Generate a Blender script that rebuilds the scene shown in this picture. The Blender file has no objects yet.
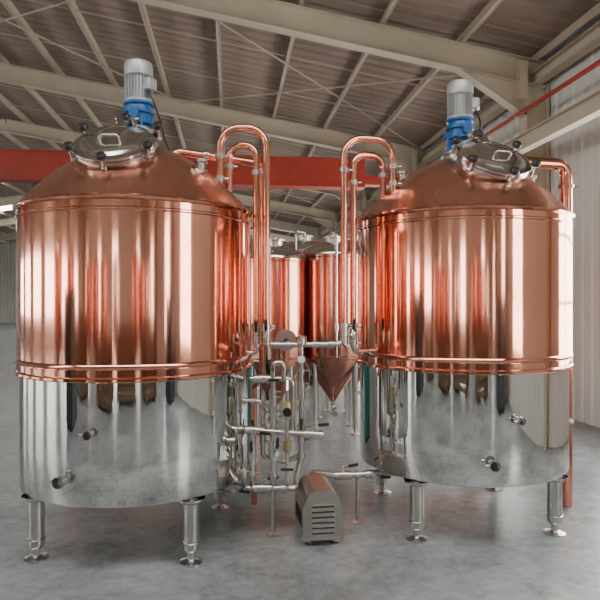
import bpy, math, random
from mathutils import Vector, Matrix
random.seed(3)
PI=math.pi
# ---------------------------------------------------------------- materials
def nmat(name):
    m=bpy.data.materials.new(name); m.use_nodes=True
    nt=m.node_tree; b=nt.nodes['Principled BSDF']
    return m,nt,b
def simple(name,col,rough=.5,metal=0,noise=0,scale=4.0,bump=0,aniso=0,stretch=(1,1,1),rvar=0):
    m,nt,b=nmat(name)
    b.inputs['Base Color'].default_value=(*col,1)
    b.inputs['Roughness'].default_value=rough
    b.inputs['Metallic'].default_value=metal
    if noise or bump or rvar:
        tc=nt.nodes.new('ShaderNodeTexCoord'); mp=nt.nodes.new('ShaderNodeMapping')
        mp.inputs['Scale'].default_value=stretch
        nz=nt.nodes.new('ShaderNodeTexNoise'); nz.inputs['Scale'].default_value=scale; nz.inputs['Detail'].default_value=5
        nt.links.new(tc.outputs['Object'],mp.inputs['Vector']); nt.links.new(mp.outputs[0],nz.inputs['Vector'])
        if noise:
            r=nt.nodes.new('ShaderNodeValToRGB')
            r.color_ramp.elements[0].position=.3; r.color_ramp.elements[1].position=.7
            r.color_ramp.elements[0].color=(*[c*(1-noise) for c in col],1)
            r.color_ramp.elements[1].color=(*[min(1,c*(1+noise)) for c in col],1)
            nt.links.new(nz.outputs['Fac'],r.inputs[0]); nt.links.new(r.outputs[0],b.inputs['Base Color'])
        if rvar:
            mr=nt.nodes.new('ShaderNodeMapRange')
            mr.inputs['To Min'].default_value=max(.02,rough-rvar); mr.inputs['To Max'].default_value=rough+rvar
            nt.links.new(nz.outputs['Fac'],mr.inputs[0]); nt.links.new(mr.outputs[0],b.inputs['Roughness'])
        if bump:
            bp=nt.nodes.new('ShaderNodeBump'); bp.inputs['Strength'].default_value=bump; bp.inputs['Distance'].default_value=.01
            nt.links.new(nz.outputs['Fac'],bp.inputs['Height']); nt.links.new(bp.outputs[0],b.inputs['Normal'])
    if aniso:
        b.inputs['Anisotropic'].default_value=aniso
        b.inputs['Anisotropic Rotation'].default_value=.25
        t=nt.nodes.new('ShaderNodeTangent'); t.direction_type='RADIAL'; t.axis='Z'
        nt.links.new(t.outputs[0],b.inputs['Tangent'])
    return m
def emit(name,col,st):
    m,nt,b=nmat(name)
    b.inputs['Base Color'].default_value=(.8,.85,.9,1)
    b.inputs['Roughness'].default_value=.3
    b.inputs['Emission Color'].default_value=(*col,1)
    b.inputs['Emission Strength'].default_value=st
    return m
COP=simple('copper_shell',(.80,.37,.265),.09,1,noise=.05,scale=2.5,aniso=.6,rvar=.03)
COPD=simple('copper_dome',(.84,.41,.30),.26,1,noise=.06,scale=3,rvar=.05)
COPP=simple('copper_pipe_metal',(.78,.35,.245),.16,1,noise=.06,scale=5)
SS=simple('stainless_polished',(.74,.735,.72),.03,1,noise=.03,scale=1.2,bump=.18,rvar=.01)
SS2=simple('stainless_lid',(.72,.71,.69),.14,1,noise=.04,scale=3)
SSS=simple('stainless_satin',(.58,.57,.55),.26,1,noise=.08,scale=12)
SSP=simple('stainless_pipe_metal',(.60,.58,.55),.2,1,noise=.05,scale=8)
BLUE=simple('blue_paint',(.010,.10,.30),.35,0,noise=.1,scale=20)
MOT=simple('motor_aluminium',(.40,.41,.42),.42,.5,noise=.1,scale=25)
BLK=simple('black_plastic',(.012,.012,.013),.35)
RED=simple('crane_red_paint',(.36,.035,.018),.5,0,noise=.15,scale=2)
BEIGE=simple('beige_steel_paint',(.50,.44,.34),.6,0,noise=.08,scale=1.5)
PURL=simple('purlin_paint',(.44,.37,.29),.6,0,noise=.08,scale=1.5)
ROOF=simple('roof_sheet_paint',(.26,.20,.16),.7,0,noise=.12,scale=.8)
WALL=simple('wall_sheet_paint',(.64,.64,.61),.6,0,noise=.05,scale=.8)
TEAL=simple('teal_paint',(.015,.13,.12),.4,0,noise=.1,scale=4)
BRONZE=simple('bronze_jacket',(.58,.27,.205),.17,1,noise=.1,scale=3)
YEL=simple('brass',(.55,.42,.2),.35,1,noise=.1,scale=10)
DARK=simple('dark_machine_paint',(.03,.034,.04),.4,0,noise=.2,scale=3)
WOOD=simple('crate_wood',(.13,.075,.04),.7,0,noise=.25,scale=6,stretch=(1,1,8))
PANE=emit('daylit_frosted_pane',(1,.985,.95),12)
ROOFGLOW=emit('added_skylight_glow',(1,.99,.96),9.5)  # glowing sheet for the added roof strips
LAMPM=emit('lamp_lens',(1,.95,.85),3)
# floor
def floor_mat():
    m,nt,b=nmat('painted_concrete')
    tc=nt.nodes.new('ShaderNodeTexCoord')
    n1=nt.nodes.new('ShaderNodeTexNoise'); n1.inputs['Scale'].default_value=.9; n1.inputs['Detail'].default_value=9; n1.inputs['Roughness'].default_value=.7
    n2=nt.nodes.new('ShaderNodeTexNoise'); n2.inputs['Scale'].default_value=14; n2.inputs['Detail'].default_value=6
    n3=nt.nodes.new('ShaderNodeTexNoise'); n3.inputs['Scale'].default_value=2.3; n3.inputs['Detail'].default_value=8; n3.inputs['Roughness'].default_value=.75
    for n in(n1,n2,n3): nt.links.new(tc.outputs['Object'],n.inputs['Vector'])
    mx=nt.nodes.new('ShaderNodeMath'); mx.operation='MULTIPLY_ADD'; mx.inputs[1].default_value=.35
    nt.links.new(n2.outputs['Fac'],mx.inputs[0]); nt.links.new(n1.outputs['Fac'],mx.inputs[2])
    r=nt.nodes.new('ShaderNodeValToRGB')
    r.color_ramp.elements[0].position=.53; r.color_ramp.elements[1].position=.80
    r.color_ramp.elements[0].color=(.125,.142,.15,1); r.color_ramp.elements[1].color=(.29,.315,.325,1)
    st=nt.nodes.new('ShaderNodeValToRGB')
    st.color_ramp.elements[0].position=.34; st.color_ramp.elements[1].position=.48
    st.color_ramp.elements[0].color=(.55,.54,.52,1); st.color_ramp.elements[1].color=(1,1,1,1)
    mm=nt.nodes.new('ShaderNodeMixRGB'); mm.blend_type='MULTIPLY'; mm.inputs[0].default_value=1
    nt.links.new(mx.outputs[0],r.inputs[0]); nt.links.new(n3.outputs['Fac'],st.inputs[0])
    nt.links.new(r.outputs[0],mm.inputs[1]); nt.links.new(st.outputs[0],mm.inputs[2]); nt.links.new(mm.outputs[0],b.inputs['Base Color'])
    mr=nt.nodes.new('ShaderNodeMapRange'); mr.inputs['To Min'].default_value=.2; mr.inputs['To Max'].default_value=.45
    nt.links.new(n1.outputs['Fac'],mr.inputs[0]); nt.links.new(mr.outputs[0],b.inputs['Roughness'])
    return m
FLOOR=floor_mat()
# ---------------------------------------------------------------- mesh builder
class MB:
    def __init__(s): s.v=[];s.f=[];s.mi=[];s.mats=[]
    def _m(s,m):
        if m not in s.mats: s.mats.append(m)
        return s.mats.index(m)
    def add(s,vs,fs,mat,M=None):
        o=len(s.v); k=s._m(mat)
        for v in vs: s.v.append(tuple(M@Vector(v)) if M is not None else tuple(v))
        for f in fs: s.f.append(tuple(i+o for i in f)); s.mi.append(k)
    def lathe(s,prof,mat,M=None,n=48):
        vs=[];fs=[];k=len(prof)
        for r,z in prof:
            for i in range(n):
                a=2*PI*i/n; vs.append((r*math.cos(a),r*math.sin(a),z))
        for j in range(k-1):
            for i in range(n):
                i2=(i+1)%n
                fs.append((j*n+i,j*n+i2,(j+1)*n+i2,(j+1)*n+i))
        s.add(vs,fs,mat,M)
    def box(s,lo,hi,mat,M=None,bev=0):
        x0,y0,z0=lo;x1,y1,z1=hi
        if bev<=0:
            vs=[(x0,y0,z0),(x1,y0,z0),(x1,y1,z0),(x0,y1,z0),(x0,y0,z1),(x1,y0,z1),(x1,y1,z1),(x0,y1,z1)]
            fs=[(0,3,2,1),(4,5,6,7),(0,1,5,4),(1,2,6,5),(2,3,7,6),(3,0,4,7)]
            s.add(vs,fs,mat,M); return
        b=bev; vs=[]
        def ring(i,z):
            return [(x0+i+b,y0+i,z),(x1-i-b,y0+i,z),(x1-i,y0+i+b,z),(x1-i,y1-i-b,z),(x1-i-b,y1-i,z),(x0+i+b,y1-i,z),(x0+i,y1-i-b,z),(x0+i,y0+i+b,z)]
        for i,z in((b,z0),(0,z0+b),(0,z1-b),(b,z1)): vs+=ring(i,z)
        fs=[tuple(range(7,-1,-1)),tuple(range(24,32))]
        for j in range(3):
            for i in range(8):
                i2=(i+1)%8; fs.append((j*8+i,j*8+i2,(j+1)*8+i2,(j+1)*8+i))
        s.add(vs,fs,mat,M)
    def tube(s,pts,r,mat,bend=0,n=16,M=None,cap=True):
        P=[Vector(p) for p in pts]
        if bend:
            Q=[P[0]]
            for i in range(1,len(P)-1):
                a,b,c=P[i-1],P[i],P[i+1]
                d1=(a-b).normalized(); d2=(c-b).normalized()
                ang=d1.angle(d2)
                if ang>PI-.02: Q.append(b); continue
                t=min(bend/math.tan(ang/2),(a-b).length*.49,(c-b).length*.49)
                R=t*math.tan(ang/2)
                cen=b+(d1+d2).normalized()*(R/math.sin(ang/2))
                s0=b+d1*t-cen; s1=b+d2*t-cen
                tot=s0.angle(s1); ax=s0.cross(s1).normalized(); k=8
                for j in range(k+1): Q.append(cen+Matrix.Rotation(tot*j/k,3,ax)@s0)
            Q.append(P[-1]); P=Q
        T=[]
        for i in range(len(P)):
            a=P[max(0,i-1)]; c=P[min(len(P)-1,i+1)]
            T.append((c-a).normalized())
        up=Vector((0,0,1)) if abs(T[0].z)<.9 else Vector((1,0,0))
        N=T[0].cross(up).normalized()
        vs=[];fs=[]
        for i,p in enumerate(P):
            if i: 
                q=T[i-1].rotation_difference(T[i]); N=(q@N); N=(N-T[i]*N.dot(T[i])).normalized()
            B=T[i].cross(N)
            for j in range(n):
                a=2*PI*j/n; vs.append(p+(N*math.cos(a)+B*math.sin(a))*r)
        for i in range(len(P)-1):
            for j in range(n):
                j2=(j+1)%n; fs.append((i*n+j,i*n+j2,(i+1)*n+j2,(i+1)*n+j))
        if cap:
            fs.append(tuple(range(n-1,-1,-1))); fs.append(tuple(range((len(P)-1)*n,len(P)*n)))
        s.add([tuple(v) for v in vs],fs,mat,M)
    def clamp(s,p,d,r,mat=None):   # tri-clamp ferrule ring
        p=Vector(p); d=Vector(d).normalized(); mat=mat or SSS
        s.tube([p-d*.011,p+d*.011],r,mat,n=20)
        s.tube([p-d*.02,p+d*.02],r*.86,mat,n=20)
        up=Vector((0,0,1)) if abs(d.z)<.9 else Vector((0,-1,0))
        sd=d.cross(up).normalized()
        s.tube([p+sd*r*.9,p+sd*(r+.028)],.007,mat,n=8)
    def valve(s,p,d,r,hd=(0,-1,0),handle=None):
        handle=handle or BLK
        p=Vector(p); d=Vector(d).normalized(); h=Vector(hd).normalized()
        s.clamp(p-d*.055,d,r*1.5); s.clamp(p+d*.055,d,r*1.5)
        s.tube([p-d*.035,p+d*.035],r*1.55,SSS,n=20)
        s.tube([p,p+h*.075],.011,SSS,n=10)
        s.tube([p+h*.06,p+h*.078],.02,SSS,n=12)
        e=p+h*.07
        s.tube([e,e+d*.045,e+d*.05+h*.01],.008,SSS,n=8)
        s.tube([e+d*.045+h*.006,e+d*.13+h*.02],.0125,handle,n=10)
    def sphere(s,c,r,mat,n=14,sc=(1,1,1),M=None):
        prof=[(max(1e-4,r*math.sin(PI*i/8)),-r*math.cos(PI*i/8)) for i in range(9)]
        K=Matrix.Translation(c)@Matrix.Diagonal((*sc,1))
        if M is not None: K=M@K
        s.lathe(prof,mat,K,n)
    def build(s,name,parent=None,smooth=30,M=None):
        me=bpy.data.meshes.new(name); me.from_pydata(s.v,[],s.f)
        for m in s.mats: me.materials.append(m)
        me.polygons.foreach_set('material_index',s.mi)
        me.update()
        if smooth:
            me.shade_smooth(); me.set_sharp_from_angle(angle=math.radians(smooth))
        o=bpy.data.objects.new(name,me); bpy.context.collection.objects.link(o)
        if parent: o.parent=parent
        if M is not None: o.matrix_world=M
        return o
def empty(name,loc=(0,0,0),rot=0):
    e=bpy.data.objects.new(name,None); e.empty_display_size=.2
    bpy.context.collection.objects.link(e); e.location=loc; e.rotation_euler=(0,0,rot); return e
T=Matrix.Translation
def R(a,ax): return Matrix.Rotation(a,4,ax)
# ---------------------------------------------------------------- brewing tanks
ZB,ZS,ZR,ZA=.485,1.33,2.56,3.12
RT=.9
def dome_z(r): return ZR+.03+(ZA-ZR-.03)*(1-(r/RT)**1.9)
def brewing_tank(x,y,rot,legrot):
    e=empty('brewing_tank',(x,y,0),rot)
    m=MB()
    rs=RT-.018
    m.lathe([(.05,ZB-.05),(rs-.22,ZB-.045),(rs-.03,ZB-.012),(rs-.004,ZB),(rs,ZB+.012),(rs,ZB+.3),(rs,ZS-.01)],SS,n=128)
    m.build('steel_skirt',e)
    m=MB()
    m.lathe([(rs+.001,ZS-.012),(RT+.006,ZS-.012),(RT+.014,ZS-.004),(RT+.014,ZS+.012),(RT+.006,ZS+.02),(RT,ZS+.024),(RT,ZS+.07),
             (RT+.008,ZS+.078),(RT+.012,ZS+.09),(RT+.008,ZS+.102),(RT,ZS+.11),(RT,2.0),(RT,ZR-.09),(RT+.008,ZR-.082),(RT+.008,ZR-.072),(RT,ZR-.064),
             (RT,ZR-.02),(RT+.02,ZR-.012),(RT+.027,ZR),(RT+.02,ZR+.012),(RT+.002,ZR+.02)],COP,n=128)
    m.build('copper_jacket',e)
    m=MB()
    prof=[(RT+.002,ZR+.02),(RT-.012,ZR+.032)]
    for i in range(1,22):
        r=(RT-.02)*(1-i/22); prof.append((r,dome_z(r)))
    prof.append((.02,ZA))
    m.lathe(prof,COPD,n=128)
    m.build('copper_dome',e)
    # legs
    m=MB()
    for k in range(4):
        a=legrot+PI/4+k*PI/2
        lx,ly=.80*math.cos(a),.80*math.sin(a)
        M=T((lx,ly,0))
        m.lathe([(.001,0),(.085,0),(.085,.012),(.06,.02),(.028,.03),(.028,.085),(.05,.09),(.057,.1),(.057,ZB+.01)],SSS,M,24)
        m.lathe([(.057,.13),(.063,.132),(.063,.15),(.057,.152)],SSP,M,24)
        m.lathe([(.057,ZB-.06),(.10,ZB-.035),(.10,ZB-.02)],SSS,M,24)
    m.build('legs',e)
    # manway
    m=MB()
    tau=math.radians(40)
    rm=.47
    M=T((0,-rm,dome_z(rm)-.01))@R(tau,'X')
    m.lathe([(.27,-.18),(.27,.035),(.30,.04),(.30,.062),(.262,.064)],SSS,M,64)
    m.lathe([(.295,.066),(.305,.07),(.305,.088),(.295,.092),(.265,.092),(.25,.095),(.235,.108),(.15,.128),(.01,.138)],SS2,M,64)
    for k in range(6):
        a=k*PI/3+PI/6
        K=M@R(a,'Z')
        m.box((.27,-.018,.02),(.335,.018,.045),SSS,K,.004)
        m.tube([(.322,0,.01),(.322,0,.13)],.010,SSS,M=K,n=8)
        m.lathe([(.001,.10),(.028,.103),(.038,.118),(.038,.136),(.026,.152),(.001,.157)],BLK,K@T((.322,0,0)),14)
    K=M@R(PI/2,'Z')
    m.box((.28,-.07,.03),(.36,-.05,.12),SSS,K); m.box((.28,.05,.03),(.36,.07,.12),SSS,K)
    m.tube([(.345,-.09,.1),(.345,.09,.1)],.014,SSS,M=K)
    m.box((.16,-.04,.115),(.35,.04,.127),SSS,K)
    m.tube([(-.07,-.10,.12),(-.07,-.10,.18),(.07,-.10,.18),(.07,-.10,.12)],.009,SSS,bend=.03,M=M)
    m.build('manway',e)
    # agitator drive
    m=MB()
    m.lathe([(.15,ZA-.04),(.15,ZA+.015),(.16,ZA+.02),(.16,ZA+.045),(.10,ZA+.05),(.085,ZA+.08)],SSS,n=32)
    z=ZA+.05
    m.lathe([(.12,z),(.135,z+.004),(.135,z+.026),(.10,z+.03),(.085,z+.05),(.08,z+.10),(.10,z+.115),(.115,z+.12),(.115,z+.15),(.098,z+.155),
             (.098,z+.2),(.12,z+.205),(.12,z+.23),(.105,z+.235),(.10,z+.27),(.12,z+.275),(.12,z+.293),(.05,z+.295)],BLUE,n=32)
    for k in range(6):
        m.box((.075,-.007,z+.02),(.122,.007,z+.118),BLUE,R(k*PI/3,'Z'))
        m.lathe([(.001,z+.045),(.011,z+.045),(.011,z+.022),(.012,z+.02)],SSS,R(k*PI/3+.5,'Z')@T((.118,0,0)),8)
    m.tube([(0,-.06,z+.18),(0,-.135,z+.18)],.04,BLUE,n=18)
    m.box((-.10,.03,z+.14),(.10,.13,z+.2),BLUE,None,.01)
    z=z+.293
    m.lathe([(.10,z),(.115,z+.003),(.115,z+.02),(.09,z+.022),(.09,z+.21),(.112,z+.215),(.114,z+.235),(.114,z+.30),(.105,z+.325),(.07,z+.335),(.001,z+.336)],MOT,n=36)
    for k in range(28):
        m.box((.088,-.0028,z+.025),(.112,.0028,z+.212),MOT,R(k*2*PI/28,'Z'))
    m.box((-.035,-.165,z+.08),(.055,-.085,z+.18),MOT,R(1.0,'Z'),.01)
    m.lathe([(.02,z+.337),(.075,z+.3365)],BLK,n=24)
    m.tube([(.10,-.07,z+.1),(.15,-.08,z-.02),(.19,-.02,z-.16),(.18,.12,z-.26),(.20,.3,ZA-.02)],.008,BLK,bend=.06,n=8)
    m.build('agitator_motor',e)
    m=MB()
    def noz(a,zz,r,L,capm=None):
        capm=capm or SSS
        d=Vector((math.sin(a),-math.cos(a),0)); p=d*(rs-.02)+Vector((0,0,zz))
        q=d*(rs+L)+Vector((0,0,zz))
        m.tube([p,q],r,SSS); m.clamp(q,d,r*1.45); m.tube([q,q+d*.02],r*1.25,capm)
    noz(-.04,.98,.022,.05,BLK); noz(-.26,.66,.03,.06,BLK)
    noz(1.15,.82,.022,.04)
    for a,r in((2.2,.55),(-2.0,.5),(1.2,.6)):
        x0,y0=r*math.sin(a),-r*math.cos(a)
        K=T((x0,y0,dome_z(r)-.04))
        m.lathe([(.035,0),(.035,.09),(.052,.095),(.052,.115),(.001,.118)],SSS,K,20)
    m.build('nozzles',e)
    return e
LX,LY=-1.31,4.87
RX,RY=1.417,5.31
brewing_tank(LX,LY,math.radians(-3),math.radians(0))
brewing_tank(RX,RY,math.radians(15),math.radians(-9))
# ---------------------------------------------------------------- copper pipework
e=empty('copper_transfer_pipework')
r=.028
xl1,xl2=-.268,-.352
m=MB()
m.tube([(xl1,4.80,1.66),(xl1,4.80,3.25),(-.64,4.80,3.25),(-.64,4.80,2.70)],r,COPP,bend=.16,n=20)
m.clamp((xl1,4.80,1.66),(0,0,1),r*1.5); m.clamp((-.64,4.80,3.02),(0,0,1),r*1.5); m.clamp((-.64,4.80,2.84),(0,0,1),r*1.5)
m.tube([(xl2,4.86,1.66),(xl2,4.86,3.13),(-.58,4.90,3.13),(-.58,4.90,2.66)],r,COPP,bend=.11,n=20)
m.clamp((xl2,4.86,1.66),(0,0,1),r*1.5); m.clamp((-.58,4.90,2.96),(0,0,1),r*1.5);m.clamp((xl2,4.86,2.9),(0,0,1),r*1.5)
m.build('gooseneck_pair_a',e)
m=MB()
xr1,xr2=.36,.44
m.tube([(xr1,4.90,1.66),(xr1,4.90,3.20),(.775,5.0,3.20),(.775,5.0,2.66)],r,COPP,bend=.16,n=20)
m.clamp((xr1,4.90,1.66),(0,0,1),r*1.5); m.clamp((.775,5.0,2.98),(0,0,1),r*1.5); m.clamp((.775,5.0,2.84),(0,0,1),r*1.5)
m.tube([(xr2,4.96,1.66),(xr2,4.96,3.08),(.70,5.06,3.08),(.70,5.06,2.63)],r,COPP,bend=.11,n=20)
m.clamp((xr2,4.96,1.66),(0,0,1),r*1.5); m.clamp((.70,5.06,2.92),(0,0,1),r*1.5);m.clamp((xr1,4.90,2.93),(0,0,1),r*1.5);m.clamp((xr2,4.96,2.84),(0,0,1),r*1.5)
m.build('gooseneck_pair_b',e)
m=MB()
m.tube([(1.66,5.36,2.98),(1.72,5.38,3.12),(2.42,5.46,3.10),(2.42,5.46,.0)],.055,COPP,bend=.11,n=24)
m.clamp((1.9,5.402,3.115),(1,.11,-.03),.07,COPP); m.clamp((2.42,5.46,2.9),(0,0,1),.07,COPP)
m.build('vent_stack_a',e)
m=MB()
m.tube([(-1.10,5.0,2.98),(-1.05,5.03,3.12),(-.33,5.25,3.06),(-.33,5.25,1.2),(-.42,5.5,1.1),(-.42,5.5,0)],.03,COPP,bend=.08,n=20)
m.clamp((-.8,5.106,3.10),(1,.3,-.08),.045)
m.build('vent_stack_b',e)
# ---------------------------------------------------------------- stainless pipework
e=empty('steel_process_pipework')
m=MB(); q=.023; Y=4.80
Z=1.51
m.tube([(xl1,Y,1.64),(xl1,Y,Z),(xr1,4.90,Z),(xr1,4.90,1.64)],q,SSP,bend=.06)
m.valve((xl1,Y,1.585),(0,0,1),q); m.valve((xr1,4.90,1.585),(0,0,1),q,(1,-.4,0))
m.tube([(xl2,4.86,1.64),(xl2,4.86,1.44),(-.44,4.86,1.44)],q,SSP,bend=.05)
m.valve((xl2,4.86,1.57),(0,0,1),q)
m.tube([(xr2,4.96,1.64),(xr2,4.96,1.44),(.56,5.02,1.44)],q,SSP,bend=.05)
m.valve((xr2,4.96,1.57),(0,0,1),q)
m.clamp((-.1,4.827,Z),(1,.15,0),q*1.5); m.clamp((.12,4.86,Z),(1,.15,0),q*1.5); m.clamp((-.19,4.812,Z),(1,.15,0),q*1.5); m.clamp((.25,4.88,Z),(1,.15,0),q*1.5)
m.lathe([(.001,.07),(.03,.068),(.045,.05),(.045,0),(.03,-.02)],SSS,T((0.01,4.845,Z+.005)),20)
m.build('crossover_header',e)
m=MB()
m.tube([(.01,4.845,Z),(.01,4.83,.60),(-.03,4.83,.46),(-.03,4.83,.37)],q,SSP,bend=.05)
for zz in(1.3,1.0,.62): m.clamp((.01,4.835,zz),(0,0,1),q*1.5)
m.valve((.01,4.83,.80),(0,0,1),q); m.valve((.01,4.84,1.14),(0,0,1),q,(1,-.3,0))
m.tube([(-.40,4.80,1.24),(-.06,4.80,1.24),(-.06,4.80,.8),(.01,4.83,.8)],q,SSP,bend=.05)
m.valve((-.29,4.80,1.24),(1,0,0),q)
m.tube([(-.215,4.78,1.36),(-.215,4.78,.38)],q,SSP)
m.tube([(-.215,4.78,1.30),(-.215,4.78,1.37),(-.13,4.79,1.37),(-.13,4.79,1.24)],q,SSP,bend=.04)
for zz in(1.14,.9,.47): m.clamp((-.215,4.78,zz),(0,0,1),q*1.5)
m.valve((-.215,4.78,.66),(0,0,1),q,(.5,-1,0)); m.valve((-.215,4.78,1.04),(0,0,1),q,(-.6,-1,0))
m.tube([(-.42,4.76,.84),(.13,4.76,.80)],q,SSP)
m.valve((-.36,4.76,.836),(1,0,-.07),q); m.valve((.10,4.76,.803),(1,0,-.07),q,(0,0,1)); m.clamp((-.1,4.76,.817),(1,0,-.07),q*1.5)
m.clamp((.165,4.757,.799),(1,0,-.07),q*1.6)
m.tube([(-.38,4.76,.82),(-.38,4.76,.50)],q,SSP); m.valve((-.38,4.76,.64),(0,0,1),q); m.clamp((-.38,4.76,.5),(0,0,1),q*1.5)
m.build('manifold_risers',e)
m=MB()
# second level branch tying left tank and risers
m.tube([(-.47,4.88,1.05),(-.30,4.86,1.05),(-.30,4.86,.60),(-.12,4.86,.56),(.01,4.84,.62)],q*.9,SSP,bend=.05)
m.valve((-.30,4.86,.78),(0,0,1),q*.9,(-1,-.4,0)); m.clamp((-.30,4.86,.96),(0,0,1),q*1.4); m.clamp((-.38,4.87,1.05),(1,-.1,0),q*1.4)
m.tube([(-.46,4.72,.60),(-.44,4.72,.48),(-.44,4.76,.37)],q*.9,SSP,bend=.04)
m.tube([(-.50,4.75,.66),(-.46,4.72,.64),(-.46,4.72,.56)],q*.9,SSP,bend=.03)
m.clamp((-.445,4.72,.52),(0,0,1),q*1.4)
# thermometer
m.tube([(.01,4.84,1.40),(.01,4.76,1.40)],.010,SSS,n=8); m.tube([(.01,4.76,1.40),(.01,4.74,1.40)],.034,SSS,n=20); m.tube([(.01,4.741,1.40),(.01,4.739,1.40)],.029,WALL,n=20)
m.build('cleaning_branch',e)
m=MB()
m.tube([(-.10,4.74,1.15),(-.10,4.74,.42)],.016,SSP)
m.lathe([(.016,-.07),(.03,-.06),(.036,-.02),(.036,.02),(.03,.06),(.016,.07)],YEL,T((-.10,4.74,1.0)),18)
m.lathe([(.016,-.05),(.03,-.04),(.03,.04),(.016,.05)],YEL,T((-.10,4.74,.72)),18)
m.tube([(-.10,4.74,1.0),(-.10,4.66,1.0)],.012,SSS,n=8)
m.tube([(-.10,4.655,1.0),(-.10,4.645,1.0)],.035,BLK,n=20)
m.tube([(-.10,4.74,.55),(-.10,4.67,.55)],.012,SSS,n=8); m.tube([(-.15,4.67,.55),(-.05,4.67,.55)],.011,BLK,n=8)
m.tube([(-.10,4.74,1.15),(-.10,4.80,1.24)],.016,SSP)
m.build('flow_branch',e)
m=MB()
zh=.37
m.tube([(-.78,4.84,.52),(-.78,4.84,zh),(-.42,4.78,zh),(-.03,4.78,zh),(-.03,5.24,zh),(-.03,5.26,.19),(.09,5.26,.19),(.095,5.17,.19)],q*1.15,SSP,bend=.05)
m.valve((-.52,4.796,zh),(1,-.15,0),q*1.1); m.valve((-.30,4.78,zh),(1,0,0),q*1.1,(0,0,1)); m.clamp((-.13,4.78,zh),(1,0,0),q*1.6)
m.tube([(-.38,4.76,.5),(-.38,4.78,zh)],q,SSP)
m.tube([(-.10,4.74,.45),(-.10,4.78,zh)],.016,SSP)
m.tube([(.10,5.085,.34),(.10,5.085,zh+.04),(.30,5.03,zh+.03),(.75,5.05,zh+.04),(.95,5.10,zh+.04),(.95,5.10,.5)],q*1.15,SSP,bend=.05)
m.valve((.36,5.033,zh+.03),(1,.04,0),q*1.1,(0,0,1)); m.valve((.62,5.045,zh+.035),(1,.04,0),q*1.1); m.clamp((.48,5.038,zh+.03),(1,.04,0),q*1.6)
for px,py in((-.215,4.78),(.48,5.038)):
    m.tube([(px,py,0),(px,py,zh)],.016,SSS); m.lathe([(.001,.012),(.05,.01),(.05,0)],SSS,T((px,py,0)),20)
m.build('suction_header',e)
# ---------------------------------------------------------------- transfer pump
e=empty('transfer_pump',(.175,4.55,0),math.radians(8))
m=MB()
w=.155;L=.46
prof=[(-w,.055),(-w,.29),(-w+.05,.395),(-w+.09,.42),(w-.09,.42),(w-.05,.395),(w,.29),(w,.055)]
vs=[(x,0,z) for x,z in prof]+[(x,L,z) for x,z in prof]
n=len(prof); fs=[(i,i+1,i+1+n,i+n) for i in range(n-1)]
fs.append(tuple(range(n-1,-1,-1))); fs.append(tuple(range(n,2*n)))
SHR=simple('brushed_shroud_steel',(.46,.44,.41),.36,1,noise=.08,scale=6)
m.add(vs,fs,SHR)
m.box((-w-.004,-.006,.05),(w+.004,.0,.075),SSS)
for i in range(6):
    m.box((-.09,-.012,.11+.04*i),(.09,.001,.122+.04*i),SSS,None); m.box((-.085,-.004,.096+.04*i),(.085,.0005,.109+.04*i),BLK)
for sd in(-1,1):
    for i in range(7):
        x=sd*w; m.box((min(x,x+sd*.004),.08+.045*i,.13),(max(x,x+sd*.004),.095+.045*i,.24),BLK)
m.build('motor_shroud',e,smooth=20)
m=MB()
for x in(-.1,.1):
    for y in(.05,.40):
        m.lathe([(.001,0),(.03,0),(.03,.01),(.014,.016),(.014,.06)],SSS,T((x,y,0)),16)
m.tube([(0,.44,.19),(0,.50,.19)],.05,SSS,n=24)
m.tube([(0,.49,.19),(0,.58,.19)],.095,SS,n=32); m.clamp((0,.585,.19),(0,1,0),.1)
m.tube([(0,.54,.27),(0,.54,.34)],.024,SSP)
m.build('pump_head',e)
# ---------------------------------------------------------------- fermentation tanks
def ferm(x,y,Rr=.55,rot=0,h=2.72,jm=None):
    jm=jm or BRONZE
    e=empty('fermentation_tank',(x,y,0),rot)
    m=MB()
    m.lathe([(.03,.42),(.05,.45),(Rr-.01,1.02),(Rr,1.06)],jm,n=64)
    m.lathe([(Rr,1.05),(Rr+.008,1.06),(Rr+.008,1.09),(Rr,1.1),(Rr,1.7),(Rr,h-.24),(Rr+.008,h-.23),(Rr+.008,h-.2),(Rr-.003,h-.19)],jm,n=64)
    prof=[(Rr*math.cos(t*PI/2/10),h-.2+.2*math.sin(t*PI/2/10)) for t in range(10)]+[(.01,h)]
    m.lathe(prof,SS2,n=64)
    m.build('jacket',e)
    m=MB()
    m.lathe([(.1,h-.03),(.1,h+.05),(.13,h+.055),(.13,h+.075),(.01,h+.08)],SSS,n=28)
    m.tube([(0,0,h+.05),(0,0,h+.13),(.0,-Rr-.05,h+.10),(.0,-Rr-.05,1.1)],.016,SSP,bend=.08)
    m.lathe([(.03,-.04),(.03,.04)],SSS,T((.0,-Rr-.05,1.5)),16)
    m.tube([(.2,-Rr+.08,1.35),(.22,-Rr-.04,1.35)],.14,SSS,n=28); m.tube([(.22,-Rr-.04,1.35),(.225,-Rr-.08,1.35)],.03,BLK,n=12)
    m.tube([(0,0,.45),(0,0,.3),(0,-.35,.3)],.025,SSP,bend=.06); m.valve((0,-.25,.3),(0,-1,0),.024,(0,0,1))
    for k in range(4):
        a=PI/4+k*PI/2
        X,Yy=(Rr-.06)*math.cos(a),(Rr-.06)*math.sin(a)
        m.lathe([(.001,0),(.06,0),(.06,.012),(.02,.02),(.02,.08),(.04,.09),(.04,1.0)],SSS,T((X,Yy,0)),18)
    m.build('fittings_and_legs',e)
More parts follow.
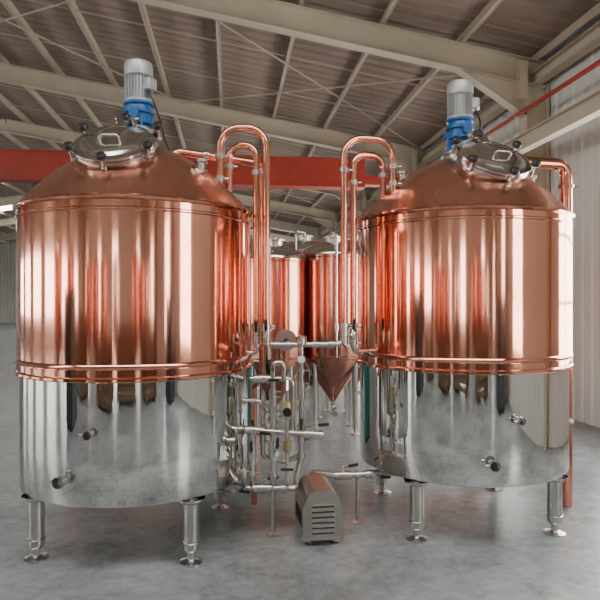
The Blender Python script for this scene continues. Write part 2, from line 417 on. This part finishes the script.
for (x,y,Rr,h) in((-.86,8.7,.46,2.75),(.47,8.6,.46,2.70),(-.34,8.2,.40,2.62),(1.5,8.9,.5,2.68),(2.62,9.1,.5,2.68),(-1.95,8.9,.5,2.75),(-3.1,9.1,.5,2.75),(.95,10.3,.5,2.9),(-.75,10.6,.5,2.95),(.08,9.9,.5,2.85),(-1.9,10.5,.5,2.95)):
    ferm(x,y,Rr,random.uniform(-.5,.5),h)
def cabinet(x,y,sx,sy,sz,name,mat,rot=0):
    e=empty(name,(x,y,0),rot); m=MB()
    m.box((-sx/2,-sy/2,.08),(sx/2,sy/2,sz),mat,None,.02)
    m.box((-sx/2+.05,-sy/2+.05,0),(sx/2-.05,sy/2-.05,.08),DARK)
    m.box((-sx/2+.04,-sy/2-.012,.14),(-.01,-sy/2,sz-.06),mat,None,.004); m.box((.01,-sy/2-.012,.14),(sx/2-.04,-sy/2,sz-.06),mat,None,.004)
    m.tube([(-.04,-sy/2-.03,sz*.5),(-.04,-sy/2-.03,sz*.62)],.01,BLK); m.tube([(.04,-sy/2-.03,sz*.5),(.04,-sy/2-.03,sz*.62)],.01,BLK)
    m.box((-sx/2-.02,-sy/2-.02,sz),(sx/2+.02,sy/2+.02,sz+.03),mat,None,.01)
    m.build('body',e)
cabinet(-.98,7.2,.8,.5,1.1,'tool_cabinet',TEAL,.1)
# ---------------------------------------------------------------- building
BM=T((4.2,10.2,0))@R(math.radians(6.64),'Z')
W=26.;T0,T1=-27.,42.
EAVE=5.85;PITCH=.17
def rz(s): return EAVE+PITCH*(s if s<=W/2 else W-s)
def bobj(m,name,smooth=None,parent=None):
    o=m.build(name,None,smooth)
    if parent: o.parent=parent
    else: o.matrix_world=BM
    return o
m=MB(); m.box((-W,T0,-.1),(0,T1,0),FLOOR); bobj(m,'floor')
def sheet(m,a0,a1,fn,mat,step=.25):
    pr=[]; a=a0
    while a<a1-1e-6:
        for da,h in((0,0),(step*.5,0),(step*.6,.03),(step*.9,.03)):
            if a+da<=a1: pr.append((a+da,h))
        a+=step
    pr.append((a1,0)); vs=[];fs=[]
    for a,h in pr: vs+=list(fn(a,h))
    for i in range(len(pr)-1): fs.append((2*i,2*i+1,2*i+3,2*i+2))
    m.add(vs,fs,mat)
m=MB()
sky=[(-19,-18),(-9.6,-7.6),(20,21),(27,28.5)]  # roof strips added as light sources for domes, floor and far hall
segs=[];t=T0
for a,b in sky: segs.append((t,a)); t=b
segs.append((t,T1))
for a,b in segs:
    sheet(m,a,b,lambda t,h:((0.0,t,rz(0)+.22+h),(-W/2,t,rz(W/2)+.22+h)),ROOF,.3)
    sheet(m,a,b,lambda t,h:((-W/2,t,rz(W/2)+.22+h),(-W,t,rz(W)+.22+h)),ROOF,.3)
s=.15
while s<W:
    if abs(s-W/2)>.3:
        z=rz(s)+.12
        m.box((-s-.012,T0+.1,z-.09),(-s+.012,T1-.1,z+.09),PURL); m.box((-s-.06,T0+.1,z-.09),(-s,T1-.1,z-.08),PURL)
    s+=1.35
bobj(m,'ceiling')
m=MB()
for a,b in sky:
    for s0,s1 in((1,W/2-1),(W/2+1,W-1)):
        m.add([(-s0,a,rz(s0)+.22),(-s1,a,rz(s1)+.22),(-s1,b,rz(s1)+.22),(-s0,b,rz(s0)+.22)],[(0,1,2,3)],ROOFGLOW)
    for s0,s1 in((0,1),(W/2-1,W/2),(W/2,W/2+1),(W-1,W)):
        m.add([(-s0,a,rz(s0)+.22),(-s1,a,rz(s1)+.22),(-s1,b,rz(s1)+.22),(-s0,b,rz(s0)+.22)],[(0,1,2,3)],ROOF)
bobj(m,'window_1')
def ibeam(m,p0,p1,hh,ww,mat,side=None):
    p0=Vector(p0);p1=Vector(p1);d=(p1-p0); Ln=d.length; d.normalize()
    wv=Vector((0,1,0)) if side is None else Vector(side); wv=(wv-d*wv.dot(d)).normalized(); hv=d.cross(wv)
    M=Matrix(((d.x,wv.x,hv.x,p0.x),(d.y,wv.y,hv.y,p0.y),(d.z,wv.z,hv.z,p0.z),(0,0,0,1)))
    m.box((0,-ww/2,hh/2-.014),(Ln,ww/2,hh/2),mat,M); m.box((0,-ww/2,-hh/2),(Ln,ww/2,-hh/2+.014),mat,M)
    m.box((0,-.006,-hh/2),(Ln,.006,hh/2),mat,M)
TS=[-24,-18,-12,-6,0,6,12,18,24,30,36]
frame=empty('steel_building_frame'); frame.matrix_world=BM
ZC=4.75
for t in TS:
    m=MB()
    ibeam(m,(-.22,t,0),(-.22,t,EAVE-.1),.4,.24,BEIGE); ibeam(m,(-W+.22,t,0),(-W+.22,t,EAVE-.1),.4,.24,BEIGE)
    ibeam(m,(-.05,t,rz(.05)-.2),(-W/2,t,rz(W/2)-.2),.42,.22,BEIGE)
    ibeam(m,(-W+.05,t,rz(.05)-.2),(-W/2,t,rz(W/2)-.2),.42,.22,BEIGE)
    for sg,s0 in((1,.4),(-1,W-.4)):
        x0=-s0; x1=-s0-sg*1.2
        m.add([(x0,t,EAVE-.9),(x0,t,EAVE-.3),(x1,t,rz(1.6)-.4)],[(0,1,2)],BEIGE)
        m.add([(x0,t-.1,EAVE-.9),(x0,t+.1,EAVE-.9),(x1,t+.1,rz(1.6)-.41),(x1,t-.1,rz(1.6)-.41)],[(0,1,2,3)],BEIGE)
    m.box((-.55,t-.14,EAVE-.62),(-.41,t+.14,EAVE+.02),BEIGE)
    m.box((-1.25,t-.08,ZC-.85),(-.4,t+.08,ZC-.7),BEIGE); m.box((-W+.4,t-.08,ZC-.85),(-W+1.25,t+.08,ZC-.7),BEIGE)
    bobj(m,'portal',None,frame)
m=MB()
for ti in range(len(TS)-1):
    if ti in(1,4,6):
        for sa in(0,6.5):
            for (a,b) in((0,1),(1,0)):
                m.tube([(-sa-a*6.5-.1,TS[ti],rz(sa+a*6.5)-.02),(-sa-b*6.5-.1,TS[ti+1],rz(sa+b*6.5)-.02)],.018,PURL,n=6)
    for tt in(2,4):
        m.tube([(-.1,TS[ti]+tt,rz(.1)+.04),(-W/2+.2,TS[ti]+tt,rz(W/2)+.02)],.012,PURL,n=6)
ibeam(m,(-.22,T0+.2,EAVE-.25),(-.22,T1-.2,EAVE-.25),.2,.2,BEIGE,(1,0,0))
ibeam(m,(-W+.22,T0+.2,EAVE-.25),(-W+.22,T1-.2,EAVE-.25),.2,.2,BEIGE,(1,0,0))
ibeam(m,(-1.0,T0+.5,ZC-.54),(-1.0,T1-.5,ZC-.54),.24,.14,BEIGE,(1,0,0))
ibeam(m,(-W+1.0,T0+.5,ZC-.54),(-W+1.0,T1-.5,ZC-.54),.24,.14,BEIGE,(1,0,0))
bobj(m,'struts_and_bracing',None,frame)
m=MB(); m.tube([(-.52,T0+1,5.0),(-.52,T1-1,5.0)],.035,RED,n=12)
for t in TS: m.box((-.58,t-.02,4.95),(-.42,t+.02,4.97),BEIGE)
bobj(m,'fire_pipe',30,frame)
def wall(name,axis,c,inward,a0,a1,ops,top,mat=None):
    mat=mat or WALL
    m=MB()
    def pt(a,z,h): return (c+inward*(-h),a,z) if axis=='x' else (a,c+inward*(-h),z)
    cuts=sorted(ops); a=a0
    def seg(aa,bb,z0,z1):
        if bb-aa<.01: return
        if z1 is None: sheet(m,aa,bb,lambda t,h:(pt(t,z0,h),pt(t,top(t),h)),mat,.25)
        else: sheet(m,aa,bb,lambda t,h:(pt(t,z0,h),pt(t,z1,h)),mat,.25)
    for (b0,b1,z0,z1) in cuts:
        seg(a,b0,0,None)
        if z0>0: seg(b0,b1,0,z0)
        seg(b0,b1,z1,None); a=b1
    seg(a,a1,0,None)
    bobj(m,name)
wn=[1]
def window(axis,c,inward,op,mat=None,nx=4,nz=3):
    mat=mat or PANE
    b0,b1,z0,z1=op; wn[0]+=1; m=MB()
    def bx(a,b,za,zb,d0,d1,mt):
        lo=min(c+inward*d0,c+inward*d1);hi=max(c+inward*d0,c+inward*d1)
        if axis=='x': m.box((lo,a,za),(hi,b,zb),mt)
        else: m.box((a,lo,za),(b,hi,zb),mt)
    bx(b0,b1,z0,z1,-.06,-.05,mat)
    fr=.06
    bx(b0,b1,z0,z0+fr,-.05,.03,BEIGE);bx(b0,b1,z1-fr,z1,-.05,.03,BEIGE);bx(b0,b0+fr,z0,z1,-.05,.03,BEIGE);bx(b1-fr,b1,z0,z1,-.05,.03,BEIGE)
    for i in range(1,nx): a=b0+(b1-b0)*i/nx; bx(a-.025,a+.025,z0,z1,-.05,.01,BEIGE)
    for i in range(1,nz): a=z0+(z1-z0)*i/nz; bx(b0,b1,a-.02,a+.02,-.05,.01,BEIGE)
    bobj(m,'window_%d'%wn[0])
eav=lambda t:EAVE+.22
gab=lambda x:rz(-x)+.22
ops=[(-22,-20,1.0,3.8),(-14.5,-13,1.0,3.8),(-10.6,-8.8,1.0,3.8),(-5,-1.5,1.0,3.5),(1,5,1.0,3.5),(7,11,1.0,3.5),(13,17,1.0,3.5)]  # bays alongside and beyond the tanks are added windows, hidden, for extra light
wall('wall_right','x',0,-1,T0,T1,ops,eav)
for o in ops: window('x',0,-1,o)
ops=[(t+1.,t+5.,1.2,3.6) for t in TS[:-1] if not 11<t<31]
wall('wall_left','x',-W,1,T0,T1,ops,eav)
for o in ops: window('x',-W,1,o)
ops=[(-x-2.6,-x,3.2,4.6) for x in(3,7,11,15,19)]
wall('wall_back','y',T1,-1,-W,0,ops,gab)
for o in ops: window('y',T1,-1,o,nz=2)
ops=[(-3.6,-2.4,1.0,4.2),(-12.0,-10,.0,4.4),(-18,-16.5,1.0,4.2),(-24,-22.5,1.0,4.2)]
wall('wall_front','y',T0,1,-W,0,ops,gab)
for i,o in enumerate(ops):
    if o[2]>0: window('y',T0,1,o)
m=MB(); o=ops[1]
m.box((o[0],T0-.06,0),(o[1],T0-.05,o[3]),PANE)
for i in range(4):
    x=o[0]+(o[1]-o[0])*i/3; m.box((x-.04,T0-.05,0),(x+.04,T0+.03,o[3]),BEIGE)
m.box((o[0],T0-.05,o[3]-.1),(o[1],T0+.03,o[3]),BEIGE); bobj(m,'door_1')
# ---------------------------------------------------------------- overhead crane
m=MB()
yc=3.9; zc=ZC
XA=-1.0;XB=-W+1.0
m.box((XB+.2,yc-.16,zc-.30),(-2.3,yc+.16,zc+.30),RED); m.box((XB+.2,yc-.2,zc+.30),(-2.3,yc+.2,zc+.325),RED); m.box((XB+.2,yc-.2,zc-.325),(-2.3,yc+.2,zc-.30),RED)
m.box((-2.32,yc-.14,zc-.05),(XA+.1,yc+.14,zc-.25),RED)
for xx in(XA,XB):
    m.box((xx-.1,yc-1.0,zc-.34),(xx+.1,yc+1.0,zc-.1),RED,None,.03)
    for yy in(-.85,.85): m.tube([(xx-.05,yc+yy,zc-.33),(xx+.05,yc+yy,zc-.33)],.09,DARK,n=20)
m.box((-9.5,yc-.35,zc-.75),(-8.7,yc+.35,zc-.4),DARK,None,.03)
m.tube([(-9.1,yc,zc-.7),(-9.1,yc,zc-1.3)],.02,DARK); m.sphere((-9.1,yc,zc-1.35),.09,RED)
bobj(m,'overhead_crane')
def lamp(x,y):
    z=rz(-x)-.5
    m=MB()
    m.tube([(0,0,.0),(0,0,.6)],.012,DARK,n=8)
    m.lathe([(.001,.04),(.07,.03),(.09,-.05),(.12,-.1),(.26,-.28),(.265,-.29),(.25,-.28),(.1,-.1)],MOT,None,32)
    m.lathe([(.001,-.2),(.19,-.2)],LAMPM,None,24)
    o=m.build('high_bay_lamp',None,30); o.matrix_world=BM@T((x,y,z))
for x,y in((-5.0,-14.5),(-13.8,-14.5),(-9,-20.5)): lamp(x,y)
# ---------------------------------------------------------------- unseen crates, cabinets, tanks added for dark shapes in the tank reflections
def crate(x,y,sx,sy,sz,rot):
    e=empty('reflection_crate',(x,y,0),rot); m=MB()
    for i in range(int(sz/.14)):
        z=.1+i*.14
        m.box((-sx/2,-sy/2-.01,z),(sx/2,-sy/2+.01,z+.12),WOOD); m.box((-sx/2,sy/2-.01,z),(sx/2,sy/2+.01,z+.12),WOOD)
        m.box((-sx/2-.01,-sy/2,z),(-sx/2+.01,sy/2,z+.12),WOOD); m.box((sx/2-.01,-sy/2,z),(sx/2+.01,sy/2,z+.12),WOOD)
    for a in(-1,1):
        m.box((a*sx*.4-.05,-sy/2,0),(a*sx*.4+.05,sy/2,.1),WOOD)
        for b in(-1,1): m.box((a*sx/2-.04,b*sy/2-.04,.05),(a*sx/2+.04,b*sy/2+.04,sz+.06),WOOD)
    m.box((-sx/2,-sy/2,sz),(sx/2,sy/2,sz+.03),WOOD); m.build('slats',e,None)
crate(-3.2,-2.6,1.6,1.1,1.2,.2); crate(2.2,-2.9,1.4,1.2,1.5,-.1); crate(-6.6,-2.4,1.6,1.2,1.6,.4); crate(-.7,-3.4,2,1.3,1.4,.1)
cabinet(4.2,-1.0,.7,1.0,1.9,'reflection_cabinet',DARK,.1)  # dark blocks added for the steel skirts to mirror
cabinet(-5.6,.5,1.2,.7,2.0,'reflection_cabinet',DARK,1.2)
for (x,y,Rr,h,mt) in((-5.6,-5.5,.6,2.9,None),(-7.1,-5.6,.6,2.9,None),(-4.1,-5.4,.6,2.9,None),(3.6,-6.5,.6,2.9,SS),(-2.2,-6.5,.6,2.9,SS),(1.2,-6.5,.6,3.1,None),(2.4,-6.5,.55,2.9,None),(-9,-2.5,.7,3,None),(-9.4,0,.7,3,None)):  # unseen rear tanks, added to put dark bands in the copper
    ferm(x,y,Rr,0,h,mt)
# ---------------------------------------------------------------- world & camera
w=bpy.data.worlds.new('sky'); bpy.context.scene.world=w; w.use_nodes=True
bg=w.node_tree.nodes['Background']; st=w.node_tree.nodes.new('ShaderNodeTexSky')
try: st.sky_type='NISHITA'; st.sun_disc=False; st.sun_elevation=.8
except Exception: pass
w.node_tree.links.new(st.outputs[0],bg.inputs[0]); bg.inputs[1].default_value=.3
cam=bpy.data.cameras.new('camera'); co=bpy.data.objects.new('camera',cam); bpy.context.collection.objects.link(co)
co.location=(0,0,1.87); co.rotation_euler=(PI/2,0,0); cam.lens=36; cam.sensor_width=36; cam.clip_end=200
bpy.context.scene.camera=co
